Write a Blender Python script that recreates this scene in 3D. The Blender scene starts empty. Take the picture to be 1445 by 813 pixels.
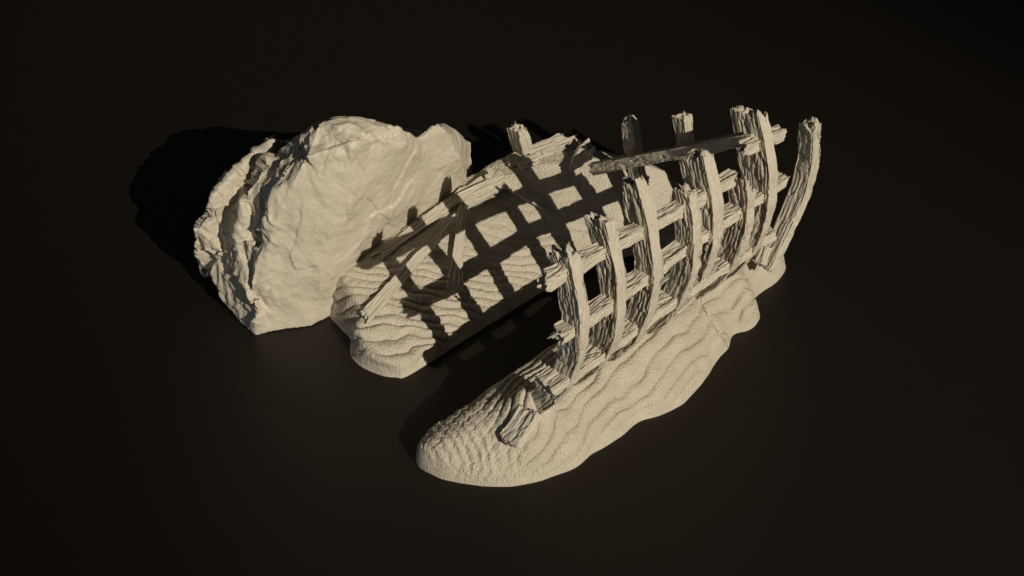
import bpy, bmesh, math
import numpy as np
from mathutils import Vector

# ------------------------------------------------------------------ camera, light, exposure
scn = bpy.context.scene
COL = scn.collection
R = math.radians

cam_data = bpy.data.cameras.new("camera")
cam_data.sensor_width = 36.0
cam_data.lens = 50.0
cam_data.clip_end = 500.0
cam = bpy.data.objects.new("camera", cam_data)
COL.objects.link(cam)
PITCH = R(38.0)
cam.location = (0.0, -12.0 * math.cos(PITCH), 12.0 * math.sin(PITCH))
cam.rotation_euler = (math.pi / 2 - PITCH, 0.0, 0.0)
scn.camera = cam

world = bpy.data.worlds.new("World")
scn.world = world
world.use_nodes = True
bg = world.node_tree.nodes["Background"]
bg.inputs["Color"].default_value = (0.92, 0.96, 1.0, 1.0)
bg.inputs["Strength"].default_value = 0.021

LDIR = Vector((-0.5015, 0.7199, -0.4799)).normalized()     # the way the key light travels
key = bpy.data.lights.new("key_lamp", 'SPOT')
key.energy = 1100000
key.color = (1.0, 0.93, 0.815)
key.spot_size = R(5.4)
key.spot_blend = 1.0
key.shadow_soft_size = 0.45
key_ob = bpy.data.objects.new("key_lamp", key)
COL.objects.link(key_ob)
key_ob.location = Vector((0.1, 1.1, 0.0)) - LDIR * 160.0
key_ob.rotation_euler = LDIR.to_track_quat('-Z', 'Y').to_euler()

fill = bpy.data.lights.new("fill_lamp", 'AREA')             # weak cool lamp at the camera's left
fill.energy = 65
fill.color = (0.62, 0.78, 1.0)
fill.size = 2.5
fill_ob = bpy.data.objects.new("fill_lamp", fill)
COL.objects.link(fill_ob)
fill_ob.location = (-9.0, -8.5, 1.8)
fill_ob.rotation_euler = (Vector((0.5, -1.0, 0.6)) - fill_ob.location).to_track_quat('-Z', 'Y').to_euler()

scn.view_settings.view_transform = 'Standard'
scn.view_settings.look = 'None'
scn.view_settings.exposure = 0.0
scn.view_settings.gamma = 1.0
scn.view_settings.use_curve_mapping = False
scn.cycles.max_bounces = 6

# ------------------------------------------------------------------ noise
_rng = np.random.RandomState(7)
_PERM = np.concatenate([_rng.permutation(256)] * 3)
_G = _rng.normal(size=(256, 3))
_G /= np.linalg.norm(_G, axis=1)[:, None]


def noise(p):
    """gradient noise, p (...,3) -> about -1..1"""
    p = np.asarray(p, float)
    i = np.floor(p).astype(int)
    f = p - i
    i &= 255
    w = f * f * f * (f * (f * 6 - 15) + 10)
    out = 0.0
    for dx in (0, 1):
        for dy in (0, 1):
            for dz in (0, 1):
                h = _PERM[_PERM[_PERM[(i[..., 0] + dx) & 255] + ((i[..., 1] + dy) & 255)] + ((i[..., 2] + dz) & 255)]
                g = _G[h]
                d = g[..., 0] * (f[..., 0] - dx) + g[..., 1] * (f[..., 1] - dy) + g[..., 2] * (f[..., 2] - dz)
                wx = w[..., 0] if dx else 1 - w[..., 0]
                wy = w[..., 1] if dy else 1 - w[..., 1]
                wz = w[..., 2] if dz else 1 - w[..., 2]
                out = out + d * wx * wy * wz
    return out * 1.6


def fbm(p, octaves=4, gain=0.5, lac=2.03):
    s, a = 0.0, 1.0
    p = np.asarray(p, float)
    for k in range(octaves):
        s = s + a * noise(p + 17.3 * k)
        p = p * lac
        a *= gain
    return s


def sstep(a, b, x):
    t = np.clip((x - a) / (b - a), 0, 1)
    return t * t * (3 - 2 * t)


# ------------------------------------------------------------------ materials
def material(name, rgb, rough, bumps, spec=0.3, vary=0.06, coat=0.0, gloss_noise=0.0):
    m = bpy.data.materials.new(name)
    m.use_nodes = True
    nt = m.node_tree
    N, L = nt.nodes, nt.links
    b = N["Principled BSDF"]
    b.inputs["Roughness"].default_value = rough
    b.inputs["Specular IOR Level"].default_value = spec
    tc = N.new("ShaderNodeTexCoord")
    n0 = N.new("ShaderNodeTexNoise")
    n0.inputs["Scale"].default_value = 5.0
    n0.inputs["Detail"].default_value = 6.0
    L.new(tc.outputs["Object"], n0.inputs["Vector"])
    ramp = N.new("ShaderNodeValToRGB")
    ramp.color_ramp.elements[0].position = 0.3
    ramp.color_ramp.elements[1].position = 0.7
    ramp.color_ramp.elements[0].color = [c * (1 - vary) for c in rgb] + [1]
    ramp.color_ramp.elements[1].color = [c * (1 + vary) for c in rgb] + [1]
    L.new(n0.outputs["Fac"], ramp.inputs["Fac"])
    L.new(ramp.outputs["Color"], b.inputs["Base Color"])
    if gloss_noise:
        mr = N.new("ShaderNodeMapRange")
        mr.inputs["From Min"].default_value = 0.35
        mr.inputs["From Max"].default_value = 0.65
        mr.inputs["To Min"].default_value = rough - gloss_noise
        mr.inputs["To Max"].default_value = rough + gloss_noise
        L.new(n0.outputs["Fac"], mr.inputs["Value"])
        L.new(mr.outputs["Result"], b.inputs["Roughness"])
    prev = None
    for scale, dist, detail in bumps:
        t = N.new("ShaderNodeTexNoise")
        t.inputs["Scale"].default_value = scale
        t.inputs["Detail"].default_value = detail
        L.new(tc.outputs["Object"], t.inputs["Vector"])
        bp = N.new("ShaderNodeBump")
        bp.inputs["Distance"].default_value = dist
        bp.inputs["Strength"].default_value = 1.0
        L.new(t.outputs["Fac"], bp.inputs["Height"])
        if prev:
            L.new(prev.outputs["Normal"], bp.inputs["Normal"])
        prev = bp
    if prev:
        L.new(prev.outputs["Normal"], b.inputs["Normal"])
    return m


M_SAND = material("packed_sand", (0.50, 0.438, 0.332), 0.62, [(80.0, 0.012, 2.0)], spec=0.3)
M_WOOD = material("weathered_wood", (0.50, 0.442, 0.340), 0.6, [(60.0, 0.004, 3.0)], spec=0.3)
M_ROCK = material("boulder_stone", (0.52, 0.456, 0.346), 0.5, [(9.0, 0.02, 4.0), (45.0, 0.003, 3.0)], spec=0.35, vary=0.04, gloss_noise=0.12)
M_GROUND = material("dark_floor", (0.0080, 0.0051, 0.0021), 0.55, [], spec=0.34, vary=0.03)


# ------------------------------------------------------------------ objects
def tag(o, label=None, cat=None, group=None, kind=None):
    if label: o["label"] = label
    if cat: o["category"] = cat
    if group: o["group"] = group
    if kind: o["kind"] = kind
    return o


def empty(name, loc):
    o = bpy.data.objects.new(name, None)
    o.empty_display_size = 0.2
    COL.objects.link(o)
    o.location = loc
    return o


def mesh_object(name, verts, faces, mat, parent=None, origin=(0, 0, 0)):
    verts = np.asarray(verts, float) - np.asarray(origin, float)
    me = bpy.data.meshes.new(name)
    me.from_pydata(verts.tolist(), [], faces if isinstance(faces, list) else faces.tolist())
    me.update()
    me.polygons.foreach_set("use_smooth", np.ones(len(me.polygons), bool))
    me.materials.append(mat)
    o = bpy.data.objects.new(name, me)
    COL.objects.link(o)
    o.location = origin
    if parent is not None:
        o.parent = parent
        o.location = Vector(origin) - parent.location
    return o


# hull frame: s runs along the wreck, n points out of its near side, z up
AX = np.array([math.cos(R(46)), math.sin(R(46)), 0.0])
NX = np.array([AX[1], -AX[0], 0.0])
ZX = np.array([0.0, 0.0, 1.0])


def W(s, n, z):
    return AX * s + NX * n + ZX * z


# ------------------------------------------------------------------ timber
def timber(name, path, w, d, wdir, mat, parent=None, seed=0, grain=0.015, jag=(0.05, 0.05), step=0.0056,
           taper=(1.0, 1.0), wavy=0.02, origin=(0, 0, 0), round_=0.05, gscale=1.0, outer=0.95, ragged=0.16):
    """a sawn timber swept along `path`: w wide along wdir, d deep across it; real grooves along the grain,
    splintered ends"""
    P = np.asarray(path, float)
    # smooth resample
    seg = np.r_[0, np.cumsum(np.linalg.norm(np.diff(P, axis=0), axis=1))]
    Ltot = seg[-1]
    N = max(12, int(Ltot / (step * 1.6)))
    t = np.linspace(0, Ltot, N)
    if len(P) > 2:
        k = np.linspace(0, Ltot, 40)
        Q = np.stack([np.interp(k, seg, P[:, j]) for j in range(3)], 1)
        for _ in range(8):
            Q[1:-1] = (Q[:-2] + 2 * Q[1:-1] + Q[2:]) / 4
        C = np.stack([np.interp(t, k, Q[:, j]) for j in range(3)], 1)
        for _ in range(30):
            C[1:-1] = (C[:-2] + 2 * C[1:-1] + C[2:]) / 4
    else:
        C = np.stack([np.interp(t, seg, P[:, j]) for j in range(3)], 1)
    T = np.gradient(C, axis=0)
    T /= np.linalg.norm(T, axis=1)[:, None]
    wd = np.asarray(wdir, float)
    A = wd - T * (T @ wd)[:, None]
    A /= np.linalg.norm(A, axis=1)[:, None]
    B = np.cross(T, A)
    # section: rounded rectangle, dense
    per = 2 * (w + d)
    K = max(20, int(per / step))
    u = np.arange(K) / K * per
    x = np.where(u < w, u - w / 2, np.where(u < w + d, w / 2, np.where(u < 2 * w + d, w / 2 - (u - w - d), -w / 2)))
    y = np.where(u < w, -d / 2, np.where(u < w + d, -d / 2 + (u - w), np.where(u < 2 * w + d, d / 2, d / 2 - (u - 2 * w - d))))
    r = min(w, d) * round_
    qx, qy = np.clip(x, -w / 2 + r, w / 2 - r), np.clip(y, -d / 2 + r, d / 2 - r)
    dx, dy = x - qx, y - qy
    ln = np.maximum(np.hypot(dx, dy), 1e-9)
    x, y = qx + dx / ln * r, qy + dy / ln * r
    nx, ny = dx / ln, dy / ln
    off = seed * 13.7
    X, TT = np.meshgrid(x, t)
    Y, _ = np.meshgrid(y, t)
    NXs, _ = np.meshgrid(nx, t)
    NYs, _ = np.meshgrid(ny, t)
    tp = (np.interp(t, [0, Ltot], taper) * (1 + ragged * noise(np.stack([t * 4.5 + off, t * 0, t * 0 + off], -1))))[:, None]
    # grain: long ridged grooves that wander
    q = np.stack([X, Y, TT], -1)
    warp = wavy * noise(np.stack([X * 4 + off, Y * 4, TT * 4.2], -1)) + 0.4 * wavy * noise(np.stack([X * 9 + off, Y * 9, TT * 11], -1))
    gx, gy = (X + warp + off) * gscale, (Y + warp) * gscale
    g1 = noise(np.stack([gx * 34, gy * 34, TT * 2.0 + off], -1))
    g2 = noise(np.stack([gx * 66 + 5, gy * 66, TT * 3.4 + off], -1))
    g3 = noise(np.stack([gx * 13 + 9, gy * 13, TT * 1.5 + off], -1))
    ridged = lambda g, k: np.clip(1 - np.abs(g) * k, 0, 1) ** 1.2
    mask = 0.6 + 0.4 * sstep(-0.3, 0.4, noise(np.stack([X * 5 + off + 3, Y * 5, TT * 2.6], -1)))
    face = outer + (1 - outer) * np.abs(NXs)                      # the weathered faces are the ones across wdir
    disp = -grain * mask * face * (1.0 * ridged(g1, 3.4) + 0.5 * ridged(g2, 3.2) + 0.5 * ridged(g3, 5.0))
    disp += grain * 0.45 * noise(np.stack([X * 8 + off, Y * 8, TT * 3.0], -1))
    nick = noise(np.stack([X * 40 + off, Y * 40 + 4, TT * 14], -1))
    disp -= 0.013 * sstep(0.36, 0.7, nick)
    disp -= 0.008 * sstep(0.3, 0.7, noise(np.stack([X * 9 + off, Y * 9 + 4, TT * 7], -1)))
    lim = min(w, d) * 0.30
    disp = np.clip(disp, -lim, lim)
    Xd, Yd = (X + NXs * disp) * tp, (Y + NYs * disp) * tp

    def jagged(Xq, Yq, end):
        k = 9.0
        f = noise(np.stack([Xq * k * 2.0 + off + end * 31, Yq * k * 2.0, 0 * Xq + end * 3.3], -1))
        f2 = noise(np.stack([Xq * 34 + off + end * 11, Yq * 34, 0 * Xq + 1.7], -1))
        return np.round(f * 2.2) / 2.2 * 0.5 + 0.6 * f + 0.3 * f2
    j0 = jagged(X[:1], Y[:1], 0) * jag[0]
    j1 = jagged(X[-1:], Y[-1:], 1) * jag[1]
    fall0 = np.clip(1 - TT / max(0.12, jag[0] * 3), 0, 1) ** 1.3
    fall1 = np.clip(1 - (Ltot - TT) / max(0.12, jag[1] * 3), 0, 1) ** 1.3
    sh = fall0 * j0 + fall1 * j1
    V = C[:, None, :] + A[:, None, :] * Xd[..., None] + B[:, None, :] * Yd[..., None] + T[:, None, :] * sh[..., None]
    verts = [V.reshape(-1, 3)]
    ii, kk = np.meshgrid(np.arange(N - 1), np.arange(K), indexing='ij')
    k2 = (kk + 1) % K
    quads = np.stack([ii * K + kk, ii * K + k2, (ii + 1) * K + k2, (ii + 1) * K + kk], -1).reshape(-1, 4)
    faces = quads.tolist()
    base = N * K
    RINGS = 7
    for e, row in ((0, 0), (1, N - 1)):
        prev = np.arange(K) + row * K
        xr, yr = Xd[row], Yd[row]
        for m in range(1, RINGS):
            f = 1 - m / RINGS
            xs, ys = xr * f, yr * f
            jj = jagged(xs / tp[row], ys / tp[row], e) * jag[e] + 0.15 * jag[e] * noise(np.stack([xs * 60, ys * 60, xs * 0 + off], -1))
            Vr = C[row] + A[row] * xs[:, None] + B[row] * ys[:, None] + T[row] * jj[:, None]
            verts.append(Vr)
            cur = base + np.arange(K)
            base += K
            n2 = np.roll(np.arange(K), -1)
            if e == 0:
                f4 = np.stack([prev, cur, cur[n2], prev[n2]], -1)
            else:
                f4 = np.stack([prev, prev[n2], cur[n2], cur], -1)
            faces += f4.tolist()
            prev = cur
        faces.append(prev[::-1].tolist() if e == 1 else prev.tolist())
        if e == 1:
            faces[-1] = prev.tolist()
        else:
            faces[-1] = prev[::-1].tolist()
    return mesh_object(name, np.concatenate(verts), faces, mat, parent, origin)


# ------------------------------------------------------------------ sand mounds
def catmull(pts, count):
    P = np.asarray(pts, float)
    n = len(P)
    seg = np.linalg.norm(np.roll(P, -1, 0) - P, axis=1)
    cum = np.r_[0, np.cumsum(seg)]
    u = np.arange(count) / count * cum[-1]
    i = np.clip(np.searchsorted(cum, u, side='right') - 1, 0, n - 1)
    f = ((u - cum[i]) / seg[i])[:, None]
    p0, p1, p2, p3 = P[(i - 1) % n], P[i], P[(i + 1) % n], P[(i + 2) % n]
    return 0.5 * (2 * p1 + (p2 - p0) * f + (2 * p0 - 5 * p1 + 4 * p2 - p3) * f ** 2 + (3 * p1 - p0 - 3 * p2 + p3) * f ** 3)


def edge_distance(S, Nn, outline):
    """distance from each (S,Nn) to the outline polyline"""
    best = np.full(S.shape, 1e9)
    O = outline[::6]
    for a_, b_ in zip(O, np.roll(O, -1, 0)):
        ab = b_ - a_
        tt = np.clip(((S - a_[0]) * ab[0] + (Nn - a_[1]) * ab[1]) / (ab @ ab), 0, 1)
        best = np.minimum(best, np.hypot(S - a_[0] - tt * ab[0], Nn - a_[1] - tt * ab[1]))
    return best


def mound(name, outline_pts, spine, height, detail, K, J, mat):
    O = catmull(outline_pts, K)
    lob = 0.012 * noise(np.stack([O[:, 0] * 6, O[:, 1] * 6, 0 * O[:, 0] + 2.2], -1))
    cen = O.mean(0)
    O = O + (O - cen) / np.linalg.norm(O - cen, axis=1)[:, None] * lob[:, None]
    a_, b_ = np.asarray(spine[0], float), np.asarray(spine[1], float)
    ab = b_ - a_
    tt = np.clip(((O - a_) @ ab) / (ab @ ab), 0, 1)
    Cn = a_ + tt[:, None] * ab
    rr = (np.arange(J) / (J - 1)) ** 0.85
    G = Cn[None] + (O - Cn)[None] * rr[:, None, None]
    S, Nn = G[..., 0], G[..., 1]
    D = edge_distance(S, Nn, O)
    D[-1] = 0
    Z = height(S, Nn, D)
    V = AX * S[..., None] + NX * Nn[..., None] + ZX * Z[..., None]
    # displacement along the normal of the smooth surface
    du = np.gradient(V, axis=0)
    dv = np.roll(V, -1, 1) - np.roll(V, 1, 1)
    nor = np.cross(du, dv)
    ln = np.linalg.norm(nor, axis=-1, keepdims=True)
    nor = np.where(ln > 1e-9, nor / np.maximum(ln, 1e-9), ZX)
    nor = np.where(nor[..., 2:3] < 0, -nor, nor)
    dd = detail(S, Nn, Z, D)
    V = V + nor * dd[..., None]
    V[..., 2] = np.maximum(V[..., 2], 0.004)
    V[-1, :, 2] = 0.004
    skirt = V[-1].copy()
    skirt[:, 2] = -0.01
    verts = np.concatenate([V.reshape(-1, 3), skirt])
    ii, kk = np.meshgrid(np.arange(J), np.arange(K), indexing='ij')
    k2 = (kk + 1) % K
    quads = np.stack([ii * K + kk, (ii + 1) * K + kk, (ii + 1) * K + k2, ii * K + k2], -1).reshape(-1, 4)
    org = W(*(a_ + b_) / 2, 0)
    return mesh_object(name, verts, quads, mat, None, org)


# ------------------------------------------------------------------ the floor
me = bpy.data.meshes.new("ground")
me.from_pydata([(-60, -60, 0), (60, -60, 0), (60, 60, 0), (-60, 60, 0)], [], [(0, 1, 2, 3)])
me.materials.append(M_GROUND)
ground = bpy.data.objects.new("ground", me)
COL.objects.link(ground)
tag(ground, kind="structure")

# ------------------------------------------------------------------ left mound, banked up inside the hull
LEFT_OUT = [(-1.31, -0.83), (-1.35, -0.64), (-1.40, -0.46), (-1.53, -0.29), (-1.55, -0.08), (-1.45, 0.13), (-1.36, 0.19),
            (-0.88, 0.20), (-0.40, 0.21), (-0.04, 0.22), (0.43, 0.24), (0.9, 0.36), (1.3, 0.56), (1.65, 0.70), (1.88, 0.52),
            (1.75, 0.05), (1.5, -0.35), (1.1, -0.75), (0.6, -0.95), (0.0, -1.02), (-0.6, -1.04), (-1.1, -1.0)]
def left_height(S, Nn, D):
    ridge = np.interp(S, [-1.6, -1.2, -0.6, 0.0, 0.6, 1.1, 1.5, 1.9], [0.34, 0.44, 0.53, 0.61, 0.71, 0.82, 0.66, 0.40])
    front = np.interp(S, [-1.6, 0.4, 1.1, 1.6], [0.20, 0.23, 0.48, 0.68])
    nr = np.interp(S, [-1.6, 0.3, 0.7, 1.1, 1.6], [-0.72, -0.66, -0.45, -0.05, 0.30])
    u = np.clip((front - Nn) / (front - nr), 0, 1)
    slope = 0.07 + (ridge - 0.07) * (0.92 * u + 0.25 * u * (1 - u))
    lim = 0.03 + 0.10 * (1 - np.exp(-D / 0.03)) + 3.4 * np.clip(D - 0.02, 0, 9)
    k = 0.05
    h = -k * np.log(np.exp(-slope / k) + np.exp(-lim / k))
    return np.maximum(h, 0.004) * sstep(-0.001, 0.02, D)


def left_detail(S, Nn, Z, D):
    q = np.stack([S, Nn, Z], -1)
    wy = 0.72 * S - 0.695 * Nn                                     # ripples lie across this
    wv = 0.085 * noise(q * 1.9 + 3) + 0.030 * noise(q * 6.5 + 9)
    wrap = sstep(-1.0, -1.45, S)
    ph = (wy + 0.35 * Z + wv + wrap * (0.30 * Nn - 0.1 * S)) * 2 * math.pi * 12.0
    rip = np.abs(np.sin(ph / 2)) ** 0.55 + 0.2 * np.cos(ph * 0.5 + 1)
    low = sstep(0.50, 0.22, Z) * (0.35 + 0.65 * sstep(-0.2, -0.9, S))
    grain_ = 0.0025 * noise(q * 28) + 0.0055 * noise(q * 60)
    big = 0.03 * noise(q * 1.7 + 5) + 0.012 * noise(q * 4.1)
    edge = sstep(0.0, 0.05, D)
    return edge * (0.044 * (rip - 0.6) * (0.12 + 0.88 * low) + big) + grain_ * sstep(0, 0.03, D)


o = mound("sand_mound", LEFT_OUT, [(-0.75, -0.40), (1.35, 0.02)], left_height, left_detail, 1500, 130, M_SAND)
tag(o, "broad sand bank sloping down from the boulder, crossed by the grid of rib shadows", "sand mound", "sand banks under the wreck")

# ------------------------------------------------------------------ near mound, along the outside of the hull
NEAR_OUT = [(-1.97, 0.92), (-1.98, 1.10), (-1.91, 1.28), (-1.67, 1.60), (-1.27, 1.79), (-1.0, 1.80), (-0.77, 1.83), (-0.51, 1.83), (-0.32, 1.90),
            (-0.14, 1.94), (0.0, 1.93), (0.11, 1.91), (0.28, 1.87), (0.44, 1.82), (0.62, 1.79), (0.80, 1.72), (0.93, 1.77), (1.05, 1.77), (1.18, 1.70), (1.28, 1.57),
            (1.42, 1.55), (1.58, 1.56), (1.72, 1.54), (1.86, 1.48), (1.93, 1.34), (1.88, 1.15), (1.6, 0.99), (1.2, 0.95), (0.6, 0.94), (0.0, 0.94), (-0.6, 0.93),
            (-1.1, 0.93), (-1.5, 0.90), (-1.8, 0.86)]
CRACK = np.array([(0.591, 1.485), (0.54, 1.582), (0.521, 1.657), (0.56, 1.715), (0.59, 1.755), (0.656, 1.776), (0.747, 1.778), (0.792, 1.759)])


def near_height(S, Nn, D):
    ridge = np.interp(S, [-2.0, -1.6, -1.2, 0.0, 0.6, 1.2, 1.6, 2.0], [0.20, 0.33, 0.42, 0.45, 0.49, 0.61, 0.57, 0.40])
    out = np.interp(S, [-2.0, -1.9, -1.27, -0.14, 0.8, 1.8], [1.25, 1.3, 1.80, 1.94, 1.74, 1.5])
    inn = 0.93
    pk = inn + 0.46 * (out - inn)
    u = np.clip(Nn - pk, 0, 9) / (np.clip(Nn - pk, 0, 9) + D + 1e-6)
    outer = np.clip(1 - u ** 1.9, 0, 1) ** 0.9
    v = np.clip((pk - Nn) / (pk - inn), 0, 1)
    inner = 1 - 0.30 * v ** 2.0
    slope = ridge * np.where(Nn > pk, outer, inner) + 0.15 * np.exp(-((S + 1.27) / 0.17) ** 2 - ((Nn - 1.42) / 0.13) ** 2)
    lim = 0.03 + 0.09 * (1 - np.exp(-D / 0.02)) + np.where(Nn > pk, 1.5, 2.6) * D
    k = 0.035
    h = -k * np.log(np.exp(-slope / k) + np.exp(-lim / k))
    return np.maximum(h, 0.004)


def near_detail(S, Nn, Z, D):
    q = np.stack([S, Nn, Z], -1)
    wv = 0.070 * noise(q * 2.2 + 13) + 0.022 * noise(q * 6.0 + 2)
    ph = (Nn + 0.08 * S + wv) * 2 * math.pi * 13.0
    rip = np.abs(np.sin(ph / 2 + 0.25 * np.sin(ph))) ** 0.65
    amp = 0.060 * (0.55 + 0.45 * noise(q * 3.0 + 6))
    tip = sstep(-1.25, -1.75, S)
    ph2 = (S * 1.0 + 0.35 * Nn + wv * 0.8) * 2 * math.pi * 15
    rip2 = (np.cos(ph2) * 0.5 + 0.5)
    inside = sstep(1.3, 1.1, Nn)
    grain_ = (0.001 + 0.0045 * sstep(-0.5, -1.6, S)) * noise(q * 28) + 0.004 * noise(q * 66)
    big = 0.022 * noise(q * 2.4 + 8) + 0.012 * noise(q * 5.0)
    edge = sstep(0.0, 0.06, D)
    d = edge * (amp * (rip - 0.5) * (1 - 0.8 * tip) + 0.004 * (rip2 - 0.5) * tip * inside + 0.013 * (rip2 - .5) * tip * sstep(0.02, 0.14, D) + big) + grain_ * sstep(0, 0.03, D)
    # the hairline seam
    best = np.full(S.shape, 1e9)
    for a_, b_ in zip(CRACK[:-1], CRACK[1:]):
        ab = b_ - a_
        tt = np.clip(((S - a_[0]) * ab[0] + (Nn - a_[1]) * ab[1]) / (ab @ ab), 0, 1)
        best = np.minimum(best, np.hypot(S - a_[0] - tt * ab[0], Nn - a_[1] - tt * ab[1]))
    return d - 0.035 * np.exp(-(best / 0.007) ** 2)


o = mound("sand_mound", NEAR_OUT, [(-1.55, 1.22), (1.60, 1.27)], near_height, near_detail, 2000, 150, M_SAND)
tag(o, "long low rippled sand bank outside the row of standing ribs, cracked near its far end", "sand mound", "sand banks under the wreck")

# ------------------------------------------------------------------ the wreck
wreck = empty("shipwreck", tuple(W(0.0, 1.4, 0.0)))
tag(wreck, "broken wooden ship skeleton of curved ribs joined by horizontal stringers, half buried in sand", "shipwreck")

PROF_Z = [0.12, 0.22, 0.42, 0.62, 0.90, 1.20, 1.40, 1.65, 1.90, 2.15]
PROF_N = [1.05, 1.30, 1.55, 1.70, 1.83, 1.89, 1.90, 1.86, 1.78, 1.66]
RIB_D = 0.17


def rib_path(s, z0, z1, d=RIB_D, dn=0.0):
    z = np.linspace(z0, z1, 40)
    n = np.interp(z, PROF_Z, PROF_N) + dn
    for _ in range(12):
        n[1:-1] = (n[:-2] + 2 * n[1:-1] + n[2:]) / 4
    tn, tz = np.gradient(n), np.gradient(z)
    l = np.hypot(tn, tz)
    return [W(s, a - tzz / ll * d / 2, b + tnn / ll * d / 2) for a, b, tnn, tzz, ll in zip(n, z, tn, tz, l)]


# right-edge station, base z, top z, width, depth
RIBS = [(-1.20, 0.40, 1.95, 0.105, 0.185), (-0.82, 0.30, 2.00, 0.105, 0.18), (-0.44, 0.30, 2.09, 0.11, 0.18),
        (0.0, 0.30, 1.84, 0.105, 0.18), (0.28, 0.32, 1.98, 0.125, 0.17), (0.62, 0.35, 1.64, 0.105, 0.18), (0.90, 0.4, 2.04, 0.11, 0.18)]
for i, (s, z0, z1, w, d) in enumerate(RIBS):
    timber("rib", rib_path(s - w / 2, z0, z1, d, -0.03 if i == 4 else 0), w, d, AX, M_WOOD, wreck, seed=i + 1,
           jag=(0.03, 0.075), origin=tuple(W(s, 1.5, z0)))
o = timber("rib", [(-0.0176, -2.1739, 0.3100), (0.0630, -2.0877, 0.3800), (0.1338, -2.0114, 0.4600)], 0.09, 0.17, AX, M_WOOD, wreck, seed=11, jag=(0.02, 0.04), grain=0.014, origin=(-0.0326, -2.2066, 0.3000))
tag(o, "short broken stump of a rib")

# stringers run inside the ribs
def stringer(s0, s1, z, h, d, seed, nout, sag=0.0, jag=(0.05, 0.05), dz=0.0):
    pts = [W(s, nout - d / 2 + 0.01 * math.sin(s * 3 + seed), z + dz * (s - s0) / (s1 - s0) + sag * math.sin(s * 2.1 + seed)) for s in np.linspace(s0, s1, 9)]
    return timber("stringer", pts, h, d, ZX, M_WOOD, wreck, seed=seed, jag=jag, origin=tuple(W(s0, nout, z)))

stringer(-1.46, 0.54, 1.80, 0.11, 0.10, 21, 1.765, jag=(0.07, 0.04), dz=-0.15)
stringer(0.66, 1.10, 1.84, 0.11, 0.10, 22, 1.765, jag=(0.06, 0.03), dz=-0.06)
stringer(-1.39, 1.09, 1.355, 0.095, 0.13, 23, 1.84, jag=(0.08, 0.05), dz=0.05)
stringer(-1.44, 1.10, 0.88, 0.09, 0.20, 24, 1.79, jag=(0.03, 0.04))

# stem post
STEM = [(2.0712, -0.1585, 0.3487), (2.1282, -0.1426, 0.4816), (2.2417, -0.0395, 0.7266), (2.3309, 0.0384, 0.9848), (2.3513, 0.0452, 1.2770), (2.3001, -0.0222, 1.6313)]
timber("stem_post", STEM, 0.15, 0.12, NX, M_WOOD, wreck, seed=31, ragged=0.02, grain=0.016, jag=(0.03, 0.05), origin=STEM[0])
timber("keel_block", [(1.9864, -0.3206, 0.5000), (2.0354, -0.2433, 0.6200)], 0.09, 0.10, NX, M_WOOD, wreck, seed=32, jag=(0.01, 0.01), origin=(1.9770, -0.2902, 0.5200))

# far side ribs, mostly buried in the left bank
FAR = [([(0.1147, 1.0148, 0.5800), (0.0888, 0.9618, 0.7600), (0.0453, 0.9202, 1.0000)], 0.11, 0.15, 41, 0.05),
       ([(1.0789, 0.4736, 0.7200), (1.0310, 0.5226, 0.9000), (0.9675, 0.5871, 1.3000)], 0.10, 0.13, 42, 0.06),
       ([(1.5172, 0.1897, 0.8200), (1.4348, 0.2781, 1.1000), (1.3510, 0.3112, 1.5000)], 0.11, 0.13, 43, 0.03),
       ([(2.0013, 0.0882, 0.5000), (1.9575, 0.1757, 0.9200), (1.8746, 0.2181, 1.2800), (1.7964, 0.2528, 1.6000)], 0.11, 0.13, 44, 0.03)]
for pts, w, d, sd, jg in FAR:
    timber("rib", pts, w, d, AX, M_WOOD, wreck, seed=sd, jag=(0.02, jg), origin=pts[0])
o = timber("rib", [(0.5515, 0.8384, 0.6280), (0.6415, 0.8619, 0.8624)], 0.16, 0.12, (1, 0, 0), M_WOOD, wreck, seed=45, jag=(0.02, 0.06), origin=(0.5515, 0.8384, 0.6280))
tag(o, "low splintered rib stub at the crest of the sand bank")

# ------------------------------------------------------------------ the fallen beam
b0, b1 = (0.6698, 0.4887, 0.8800), (1.7776, -0.5945, 1.8600)
o = timber("fallen_beam", [b0, b1], 0.10, 0.09, (0, 0, 1), M_WOOD, None, seed=51, jag=(0.06, 0.03), origin=b0, grain=0.016, outer=1.0, ragged=0.05)
tag(o, "long dark timber lying slantwise from the sand crest up to a standing rib", "beam")

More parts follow.
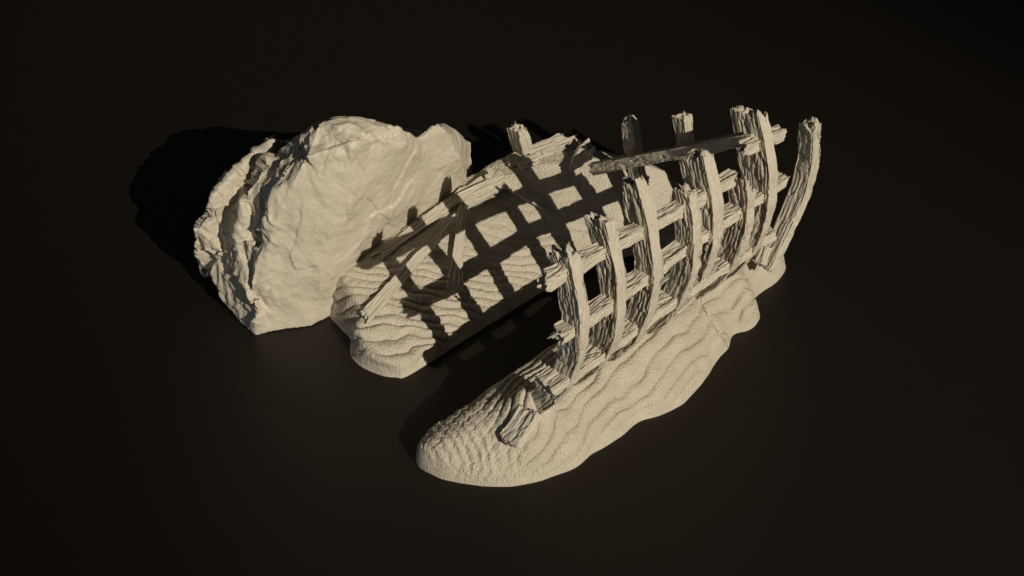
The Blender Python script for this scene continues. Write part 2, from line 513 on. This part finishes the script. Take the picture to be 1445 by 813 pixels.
# ------------------------------------------------------------------ loose planks on the left bank
PLANKS = [
    # name label p0 p1 width thick taper seed
    ("long split plank lying along the crest of the sand bank below the boulder", (-1.0756, -0.1514, 0.4592), (-0.3680, 0.5726, 0.6176), 0.10, 0.035, (0.85, 1.0), 61, (0.10, 0.05), 0.0),
    ("pale narrow board just above the long split plank, against the boulder's right edge", (-0.8794, 0.0882, 0.5072), (-0.1887, 0.7168, 0.6516), 0.10, 0.035, (0.8, 1.0), 62, (0.08, 0.05), 0.0),
    ("narrow splintered lath slanting down the sand bank, its forked end toward the boulder's foot", (-1.1508, -0.7492, 0.3074), (-0.4235, 0.3147, 0.5704), 0.12, 0.03, (1.0, 0.55), 63, (0.10, 0.05), 0.0),
    ("short fan-shaped board pointing straight down the sand bank", (-0.4747, -0.4079, 0.2628), (-0.4066, 0.3438, 0.6008), 0.13, 0.03, (1.0, 0.5), 64, (0.10, 0.03), 0.0),
    ("bright wide board at the middle of the crest, tilted toward the light", (-0.4165, 0.4193, 0.5992), (-0.0677, 0.6447, 0.6564), 0.17, 0.035, (1.0, 0.9), 65, (0.04, 0.03), 0.0),
    ("thin plank stacked on top of the bright wide board at the crest", (-0.3136, 0.5323, 0.6160), (-0.0828, 0.6848, 0.6732), 0.10, 0.03, (1.0, 1.0), 66, (0.04, 0.05), 0.0),
    ("thin strip of wood running from the crest down to the right in shadow", (-0.2108, 0.7060, 0.6956), (0.2598, 0.5335, 0.4836), 0.12, 0.025, (1.0, 0.7), 67, (0.03, 0.12), 0.0),
    ("long board lying on the upper crest beside the short post", (-0.0254, 0.8698, 0.7040), (0.4677, 1.0571, 0.8020), 0.17, 0.045, (0.7, 1.0), 68, (0.05, 0.05), 0.0),
    ("small block of board with a bright end in front of the short post", (0.0537, 0.7863, 0.7224), (0.2153, 0.8376, 0.7616), 0.09, 0.05, (1.0, 1.0), 69, (0.02, 0.01), 0.0),
    ("wedge-shaped board at the far end of the crest beside the rib stub", (0.2566, 0.9273, 0.7540), (0.5866, 1.0876, 0.7904), 0.13, 0.045, (0.35, 1.0), 70, (0.03, 0.05), 0.0),
]
SLOPE_N = NX * 0.40 + ZX * 0.92
for lab, p0, p1, wid, th, tp, sd, jg, roll in PLANKS:
    t_ = np.asarray(p1) - np.asarray(p0)
    wdir = np.cross(SLOPE_N, t_)
    o = timber("plank", [p0, p1], wid, th, wdir, M_WOOD, None, seed=sd, jag=jg, origin=p0, taper=tp, grain=0.013, step=0.0062, wavy=0.006, round_=0.1, gscale=1.5, outer=1.0)
    tag(o, lab, "plank", "loose planks on the sand bank")

# ------------------------------------------------------------------ the boulder
CHUNKS = [
    # main block with the smooth lit face
    [(-2.0678, -0.6195, 0.0000), (-1.6324, -0.5115, -0.0000), (-1.4892, -0.3834, 0.0000), (-0.8385, 0.8891, 0.0000), (-0.3115, 1.4754, 0.0000),
     (-2.0627, -0.5809, 0.5000), (-1.9036, -0.4255, 1.1400), (-1.7551, -0.3277, 1.4400), (-1.6262, -0.2703, 1.6200), (-1.4619, -0.1739, 1.7800), (-1.2527, -0.1305, 1.7600), (-0.9661, -0.0693, 1.6600), (-0.7610, 0.0546, 1.5200),
     (-0.4901, 0.5118, 0.7800), (-0.4144, 0.8153, 0.5200), (-1.5689, -0.4259, 1.5800), (-1.1855, -0.3460, 1.6800), (-0.8083, -0.0997, 1.5000), (-1.3895, -0.4938, 0.9200),
     (-2.2, 0.6, 0), (-1.6, 1.4, 0), (-0.6, 1.5, 0), (-0.25, 1.0, 0), (-1.4, 0.9, 1.1), (-0.75, 1.1, 0.9), (-1.9, 0.8, 0.9)],
    # knob at the right
    [(-0.7370, 0.2491, 1.4000), (-0.6577, 0.2907, 1.4600), (-0.5579, 0.3236, 1.4400), (-0.4829, 0.3571, 1.3200), (-0.4239, 0.4436, 1.0000), (-0.4095, 0.7093, 0.6200), (-0.8881, -0.0490, 1.3900), (-0.6755, 0.1957, 1.1600), (-0.8457, 0.0937, 0.9200), (-0.6750, 0.6580, 0.4200), (-0.4325, 1.2479, 0.2000),
     (-0.35, 1.2, 0.7), (-0.6, 1.3, 0.8), (-0.3, 1.2, 0), (-0.8, 1.0, 0)],
    # top left shoulder
    [(-1.9108, -0.3205, 1.0000), (-1.6918, -0.2991, 1.4600), (-1.5630, -0.1964, 1.7000), (-1.4563, -0.1408, 1.7600), (-1.6491, -0.1690, 1.6200), (-1.8213, -0.1149, 1.3800), (-2.0418, -0.3829, 0.8400), (-2.0697, -0.2016, 1.1200), (-1.7, 0.8, 1.05), (-1.3, 0.7, 1.2), (-1.8, 0.5, 0.4), (-1.3, 0.3, 0.5)],
    # second slab stepping back to the left
    [(-2.2337, -0.3644, 0.6600), (-2.1936, -0.3169, 0.8200), (-2.0847, -0.2509, 1.1200), (-1.9498, -0.0934, 1.3400), (-1.8281, -0.0934, 1.3400), (-1.9982, -0.3275, 0.8000), (-2.0845, -0.3833, 0.6600), (-2.3, 0.5, 0), (-1.9, 0.8, 0.9), (-1.6, 0.4, 0.5)],
    # outer slab
    [(-2.5890, -0.0657, 0.1600), (-2.6399, -0.1315, 0.4300), (-2.5230, -0.2117, 0.8000), (-2.3618, -0.1628, 1.0600), (-2.1667, 0.0612, 1.2000), (-1.9844, 0.2075, 1.3000), (-1.9101, 0.2605, 1.3200), (-1.9346, 0.2812, 1.2200),
     (-2.2515, 0.0383, 0.8400), (-2.3194, -0.1757, 0.6200), (-2.4339, -0.1349, 0.3600), (-2.6, 0.9, 0), (-2.3, 1.0, 0.6), (-1.9, 0.9, 0.9), (-2.0, 0.5, 0)],
    # lower left face, one rough plane down to the floor
    [(-2.0735, -0.6195, 0.0000), (-2.0512, -0.6066, 0.5200), (-1.9573, -0.5249, 0.8200), (-2.1969, -0.3212, 0.7400), (-2.4029, -0.1829, 0.5400), (-2.5748, -0.1382, 0.2600), (-2.4866, -0.1200, 0.0600), (-2.2344, -0.4660, 0.0000), (-2.0, 0.4, 0.3), (-2.2, 0.6, 0.0)],
    # shallow floor of the crevice between the slabs
    [(-2.4267, -0.0120, 0.8400), (-2.1516, 0.1634, 1.1200), (-2.0984, -0.1775, 0.9000), (-2.3970, -0.1093, 0.5000), (-2.1790, -0.2786, 0.6600), (-2.2, 0.6, 0.3), (-1.9, 0.8, 0.8), (-2.0, 0.5, 0.2)],
    # splinter of rock standing at the upper left
    [(-2.1074, 0.1339, 1.2200), (-1.9102, 0.2071, 1.3600), (-1.8623, 0.1859, 1.3600), (-1.9024, 0.1549, 1.2600), (-2.0387, 0.0814, 1.1600), (-2.0, 0.6, 1.0), (-1.8, 0.7, 1.0)],
]
bm = bmesh.new()
for ch in CHUNKS:
    vs = [bm.verts.new(p) for p in ch]
    bm.verts.ensure_lookup_table()
    r_ = bmesh.ops.convex_hull(bm, input=vs)
    junk = [g for g in r_["geom_interior"] if isinstance(g, bmesh.types.BMVert)] + [g for g in r_["geom_unused"] if isinstance(g, bmesh.types.BMVert)]
    bmesh.ops.delete(bm, geom=list(set(junk)), context='VERTS')
tmp_me = bpy.data.meshes.new("boulder_rough")
bm.to_mesh(tmp_me)
bm.free()
tmp = bpy.data.objects.new("boulder_rough", tmp_me)
COL.objects.link(tmp)
mod = tmp.modifiers.new("remesh", 'REMESH')
mod.mode = 'VOXEL'
mod.voxel_size = 0.0125
mod.use_smooth_shade = True
sm = tmp.modifiers.new("smooth", 'SMOOTH')
sm.iterations = 5
sm.factor = 0.5
dg = bpy.context.evaluated_depsgraph_get()
rock_me = bpy.data.meshes.new_from_object(tmp.evaluated_get(dg))
bpy.data.objects.remove(tmp)
bpy.data.meshes.remove(tmp_me)
nv = len(rock_me.vertices)
co = np.empty(nv * 3)
rock_me.vertices.foreach_get("co", co)
co = co.reshape(-1, 3)
no = np.array([v.normal for v in rock_me.vertices])
left = sstep(-1.80, -1.98, co[:, 0] - 0.20 * (co[:, 2] - 0.6))       # the broken left side
top = sstep(1.38, 1.62, co[:, 2] + 0.05 * noise(co * 3))
wq = co + 0.07 * np.stack([noise(co * 2.2 + 4), noise(co * 2.2 + 14), noise(co * 2.2 + 24)], 1)


def facets(p, count, stretch, tilt, off, seed):
    """flat chips: every cell of a jittered net is its own tilted plane"""
    rg = np.random.RandomState(seed)
    rot = np.array([[0.8, 0.0, 0.6], [0.2, 0.95, -0.25], [-0.58, 0.3, 0.76]])
    q_ = (p @ rot.T) * np.asarray(stretch)
    lo, hi = q_.min(0), q_.max(0)
    seeds = lo + rg.rand(count, 3) * (hi - lo)
    dirs = rg.normal(size=(count, 3))
    offs = rg.uniform(-1, 1, count)
    res = np.empty(len(p))
    for k0 in range(0, len(p), 20000):
        blk = q_[k0:k0 + 20000]
        dist = ((blk[:, None, :] - seeds[None]) ** 2).sum(-1)
        c_ = dist.argmin(1)
        res[k0:k0 + 20000] = ((blk - seeds[c_]) * dirs[c_]).sum(1) * tilt + offs[c_] * off
    return res


f1 = facets(wq, 130, (1.0, 1.0, 0.40), 0.09, 0.035, 3)
f2 = facets(wq, 900, (1.0, 1.0, 0.5), 0.14, 0.014, 5)
f3 = facets(wq, 60, (1.0, 1.0, 0.8), 0.05, 0.02, 9)
sharp = lambda v: 1 - 2 * np.abs(v)
crack = np.clip(1 - np.abs(noise(wq * np.array([1.6, 1.6, 1.0]) + 31)) * 14, 0, 1)
front = (1 - left) * (1 - top)
rid = noise(wq * np.array([1.8, 5.0, 5.0]) + 40)
d_ = 0.045 * noise(co * 1.5 + 2) + 0.014 * noise(wq * 3.4 + 7) + 0.005 * noise(wq * 11) + 0.0025 * noise(co * 34)
d_ += left * (f1 + 0.5 * f2 + 0.018 * sharp(noise(wq * np.array([9, 9, 4]))) + 0.008 * noise(wq * 22)) + top * (0.05 * rid + 0.6 * f1 + 0.6 * f2 + 0.014 * sharp(noise(wq * 8)) + 0.006 * noise(wq * 22)) + front * 0.35 * f3
d_ -= 0.020 * crack * (0.35 + left) + 0.02
d_ += front * (0.05 * np.clip(noise(wq * np.array([2.4, 2.4, 1.2]) + 70), -0.5, 0.0) + 0.006 * f2)
d_ -= 0.02 * top
d_ *= 0.25 + 0.75 * sstep(0.0, 0.18, co[:, 2])
CREASES = [[(-1.1358, -0.3529, 1.4500), (-1.0619, -0.3193, 1.1000), (-0.9170, -0.2311, 0.8000), (-0.8186, -0.1288, 0.6000)], [(-0.7399, 0.0095, 1.3000), (-0.8793, -0.0983, 1.0500), (-0.9232, -0.1335, 0.8000)],
           [(-1.6297, -0.4635, 1.1000), (-1.6752, -0.5130, 0.9000), (-1.7389, -0.5603, 0.7500), (-1.7083, -0.5643, 0.6000), (-1.5934, -0.4797, 0.6200)], [(-1.2106, -0.3936, 1.2500), (-1.2905, -0.3920, 1.0500)],
           [(-1.3525, -0.3204, 1.6200), (-1.4400, -0.4235, 1.4000), (-1.7502, -0.3901, 1.3000)]]
for cr in CREASES:
    pts_ = [co[((co - np.array(p_)) ** 2).sum(1).argmin()] for p_ in cr]
    best = np.full(nv, 1e9)
    side = np.zeros(nv)
    jit = 0.03 * np.stack([noise(co * 7 + 1), noise(co * 7 + 11), noise(co * 7 + 21)], 1)
    for a_, b_ in zip(pts_[:-1], pts_[1:]):
        ab = b_ - a_
        q_ = co + jit - a_
        tt = np.clip(q_ @ ab / (ab @ ab), 0, 1)
        r_ = q_ - tt[:, None] * ab
        dist = np.linalg.norm(r_, axis=1)
        lat = np.einsum('ij,ij->i', np.cross(no, ab / np.linalg.norm(ab)), r_)
        near = dist < best
        best = np.where(near, dist, best)
        side = np.where(near, lat, side)
    d_ += np.where(side > 0, 0.011 * np.exp(-(best / 0.10) ** 2), -0.004 * np.exp(-(best / 0.03) ** 2))
co = co + no * d_[:, None]
co[:, 2] = np.maximum(co[:, 2], -0.01)
org = np.array([-1.5, 0.4, 0.0])
rock_me.vertices.foreach_set("co", (co - org).ravel())
rock_me.update()
rock_me.name = "boulder"
rock_me.materials.clear()
rock_me.materials.append(M_ROCK)
rock_me.polygons.foreach_set("use_smooth", np.ones(len(rock_me.polygons), bool))
rock = bpy.data.objects.new("boulder", rock_me)
COL.objects.link(rock)
rock.location = org
tag(rock, "big pale angular boulder with a smooth lit face and cracked left side", "boulder")
